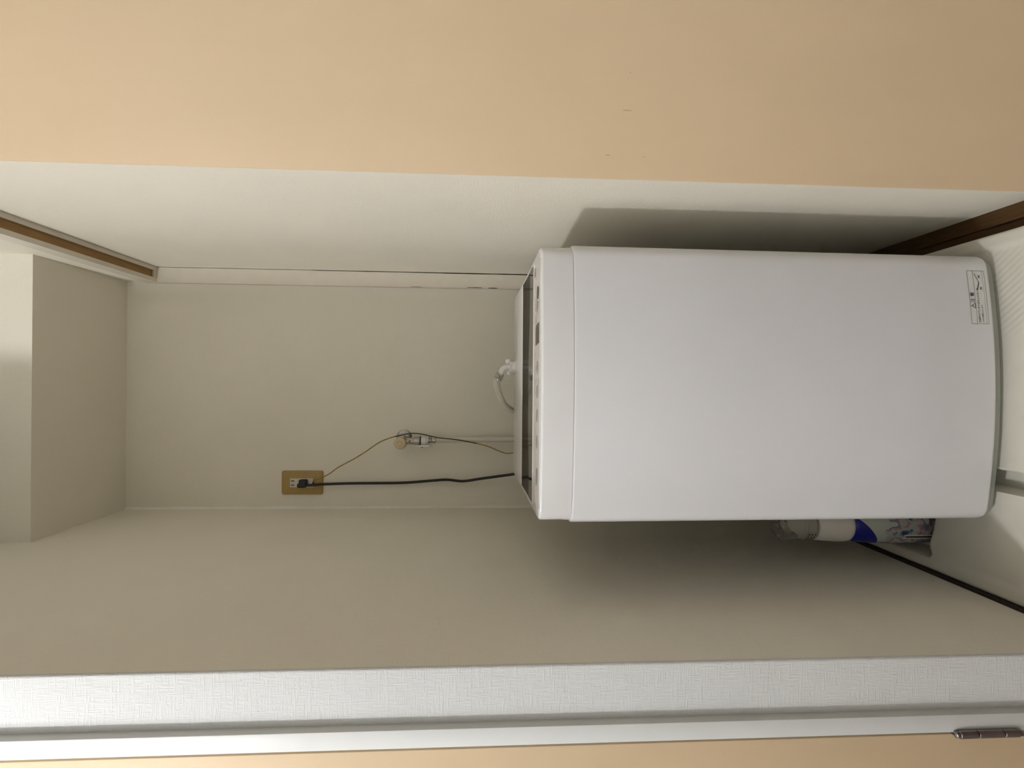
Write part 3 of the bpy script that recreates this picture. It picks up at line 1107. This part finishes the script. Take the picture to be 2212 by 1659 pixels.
# world position of the inlet
inl = wm.matrix_world if False else Matrix.Translation(wm.location) @ Matrix.Rotation(WYAW, 4, 'Z')
I = inl @ Vector((ix, iy, iz))
top_ = I + Vector((0, 0, 0.0178))
HP = [(-0.1790, 1.68, 1.2055), (-0.1790, 1.683, 1.15), (-0.1785, 1.688, 1.05), (-0.178, 1.690, 0.95), (-0.176, 1.69, 0.8), (-0.168, 1.68, 0.60), (-0.15, 1.665, 0.46), (-0.118, 1.65, 0.44), (-0.098, 1.635, 0.55), (-0.092, 1.60, 0.70), (-0.090, 1.555, 0.83),
      (-0.0845, 1.515, 0.915), (-0.0760, 1.486, 0.962), (-0.0590, 1.462, 0.9885), (-0.0330, 1.440, 1.0035), (-0.0090, 1.425, 1.0110), (0.0085, 1.413, 1.0125), (0.0215, top_.y + 0.006, 1.0070)]
path = catmull([H(p) for p in HP], 10)
v, f = tube(path, 0.0092, 16)
link('hose_tube', v, f, HOSE, hs, True)
EP = [top_ + Vector((0, 0, -0.004)), top_ + Vector((-0.0005, 0, 0.007)), top_ + Vector((-0.006, 0.001, 0.016)), Vector((0.030, top_.y + 0.004, 1.0015)), Vector((0.0195, top_.y + 0.007, 1.0085))]
path = catmull([H(p) for p in EP], 8)
v, f = tube(path, 0.0078, 16)
el = link('elbow', v, f, WHITEP, hs, True)
a_, b_ = Vector((0.0285, top_.y + 0.0045, 1.0027)), Vector((0.0105, top_.y + 0.009, 1.0118))
ax = (b_ - a_).normalized()
v, f = lathe([(0.0085, 0), (0.0103, 0.0006), (0.0108, 0.004), (0.0096, 0.0057), (0.0108, 0.0075), (0.0112, 0.011), (0.0098, 0.013), (0.0108, 0.0148), (0.0106, 0.018), (0.0085, 0.0186)], H(a_), ax, n=28)
link('hose_clamp', v, f, CHROME, hs, True)
# union nut wings
for sx in (-1, 1):
    bevel_box('nut_wing', top_.x - hl.x + sx * 0.0155 - 0.0055, top_.x - hl.x + sx * 0.0155 + 0.0055, top_.y - hl.y - 0.004, top_.y - hl.y + 0.004,
              top_.z - hl.z - 0.003, top_.z - hl.z + 0.005 + (0.004 if sx > 0 else 0.0), WHITEP, 0.001, 1, el)
bevel_box('nut_wing', top_.x - hl.x - 0.004, top_.x - hl.x + 0.004, top_.y - hl.y - 0.0215, top_.y - hl.y - 0.010, top_.z - hl.z - 0.003, top_.z - hl.z + 0.005, WHITEP, 0.001, 1, el)

# ------------------------------------------------------------------ bottle in the gap left of the machine
bt = empty('detergent_bottle', (-0.3140, 1.165, 0.0125), math.radians(12), 'tall plastic bottle with clear cap and blue flower label, between machine and left wall', 'bottle')
S = 1.0


def ell(profile, sx=1.0, sy=1.0, n=36):
    rings_ = [[(r * sx * math.cos(2 * math.pi * k / n), r * sy * math.sin(2 * math.pi * k / n), h) for k in range(n)] for r, h in profile]
    return rings_


bodyp = [(0.034, 0.0), (0.042, 0.003), (0.0445, 0.010), (0.0445, 0.09), (0.0440, 0.14), (0.0425, 0.175), (0.0405, 0.195), (0.033, 0.206)]
v, f = loft(ell(bodyp))
link('bottle_body', v, f, BOTTLE, bt, True, 50)
# wrap label: lower flower band and the blue sweep above it
n = 48


def rad(h):
    for (ra, ha), (rb, hb) in zip(bodyp, bodyp[1:]):
        if ha <= h <= hb:
            return ra + (rb - ra) * (h - ha) / (hb - ha)
    return bodyp[-1][0]


def wrap(name, lo, hi, a0, a1, m, off, rows=10, nn=40):
    vv_ = []
    for j in range(rows + 1):
        for k in range(nn + 1):
            a = math.radians(a0 + (a1 - a0) * k / nn)
            s_ = k / nn
            h = lo(s_) + (hi(s_) - lo(s_)) * j / rows
            r_ = rad(h) + off
            vv_.append((r_ * math.cos(a), r_ * math.sin(a), h))
    ff_ = [(j * (nn + 1) + k, j * (nn + 1) + k + 1, (j + 1) * (nn + 1) + k + 1, (j + 1) * (nn + 1) + k) for j in range(rows) for k in range(nn)]
    return link(name, vv_, ff_, m, bt, True)


# angles: 180 = towards the left wall, 270 = towards the room
wrap('flower_label', lambda s: 0.012, lambda s: 0.128 + 0.008 * math.sin(s * 23) + 0.005 * math.sin(s * 51), 100, 330, FLOWER, 0.0005)
wrap('blue_label', lambda s: 0.140 + 0.058 * s ** 1.5, lambda s: 0.2005, 192, 290, BLUE, 0.0007)
wrap('label_stripe', lambda s: 0.012, lambda s: 0.085, 226, 233, BTN_DK, 0.0010, nn=4)
wrap('label_band', lambda s: 0.012, lambda s: 0.090, 222, 226, STICK, 0.0010, nn=3)
wrap('label_band', lambda s: 0.012, lambda s: 0.090, 233, 237, STICK, 0.0010, nn=3)
v, f = loft(ell([(0.0355, 0.200), (0.0395, 0.203), (0.0410, 0.212), (0.0408, 0.235), (0.0385, 0.262), (0.0365, 0.280), (0.030, 0.284)]))
link('collar', v, f, COLLAR, bt, True, 50)
v, f = loft(ell([(0.024, 0.282), (0.024, 0.300), (0.021, 0.304), (0.021, 0.312), (0.017, 0.316), (0.012, 0.330), (0.006, 0.334)]))
link('spout_insert', v, f, COLLAR, bt, True, 30)
capo = [(0.0362, 0.284), (0.0365, 0.310), (0.0355, 0.345), (0.0340, 0.356), (0.0290, 0.361)]
capi = [(0.0270, 0.359), (0.0325, 0.355), (0.0340, 0.344), (0.0350, 0.310), (0.0347, 0.2845)]
v, f = loft(ell(capo + capi), cap0=False, cap1=False)
v, f = loft(ell([(0.0347, 0.284), (0.0362, 0.284), (0.0365, 0.310), (0.0355, 0.345), (0.0340, 0.356), (0.0290, 0.361), (0.010, 0.362), (0.010, 0.3605), (0.0280, 0.3595), (0.0325, 0.355), (0.0340, 0.344), (0.0350, 0.310), (0.0347, 0.284)]), cap0=False, cap1=False)
n_ = 36
v = list(v)
f = list(f)
f.append(tuple(6 * n_ + k for k in range(n_)))
f.append(tuple(7 * n_ + k for k in reversed(range(n_))))
cpz = link('cap', v, f, CLEAR, bt, True, 40)
cpz['label'] = 'clear plastic measuring cap'
vf = ([], [])
rng = random.Random(3)
for a in (196, 206, 217, 230):
    for hh in (0.289, 0.296, 0.303):
        r_ = 0.0368
        a0, a1 = math.radians(a - 2 - 2 * rng.random()), math.radians(a + 2 + 2 * rng.random())
        add(vf, [(r_ * math.cos(a0), r_ * math.sin(a0), hh), (r_ * math.cos(a1), r_ * math.sin(a1), hh), (r_ * math.cos(a1), r_ * math.sin(a1), hh + 0.0035), (r_ * math.cos(a0), r_ * math.sin(a0), hh + 0.0035)], [(0, 1, 2, 3)])
link('cap_print', *vf, INK, cpz)['kind'] = 'stuff'
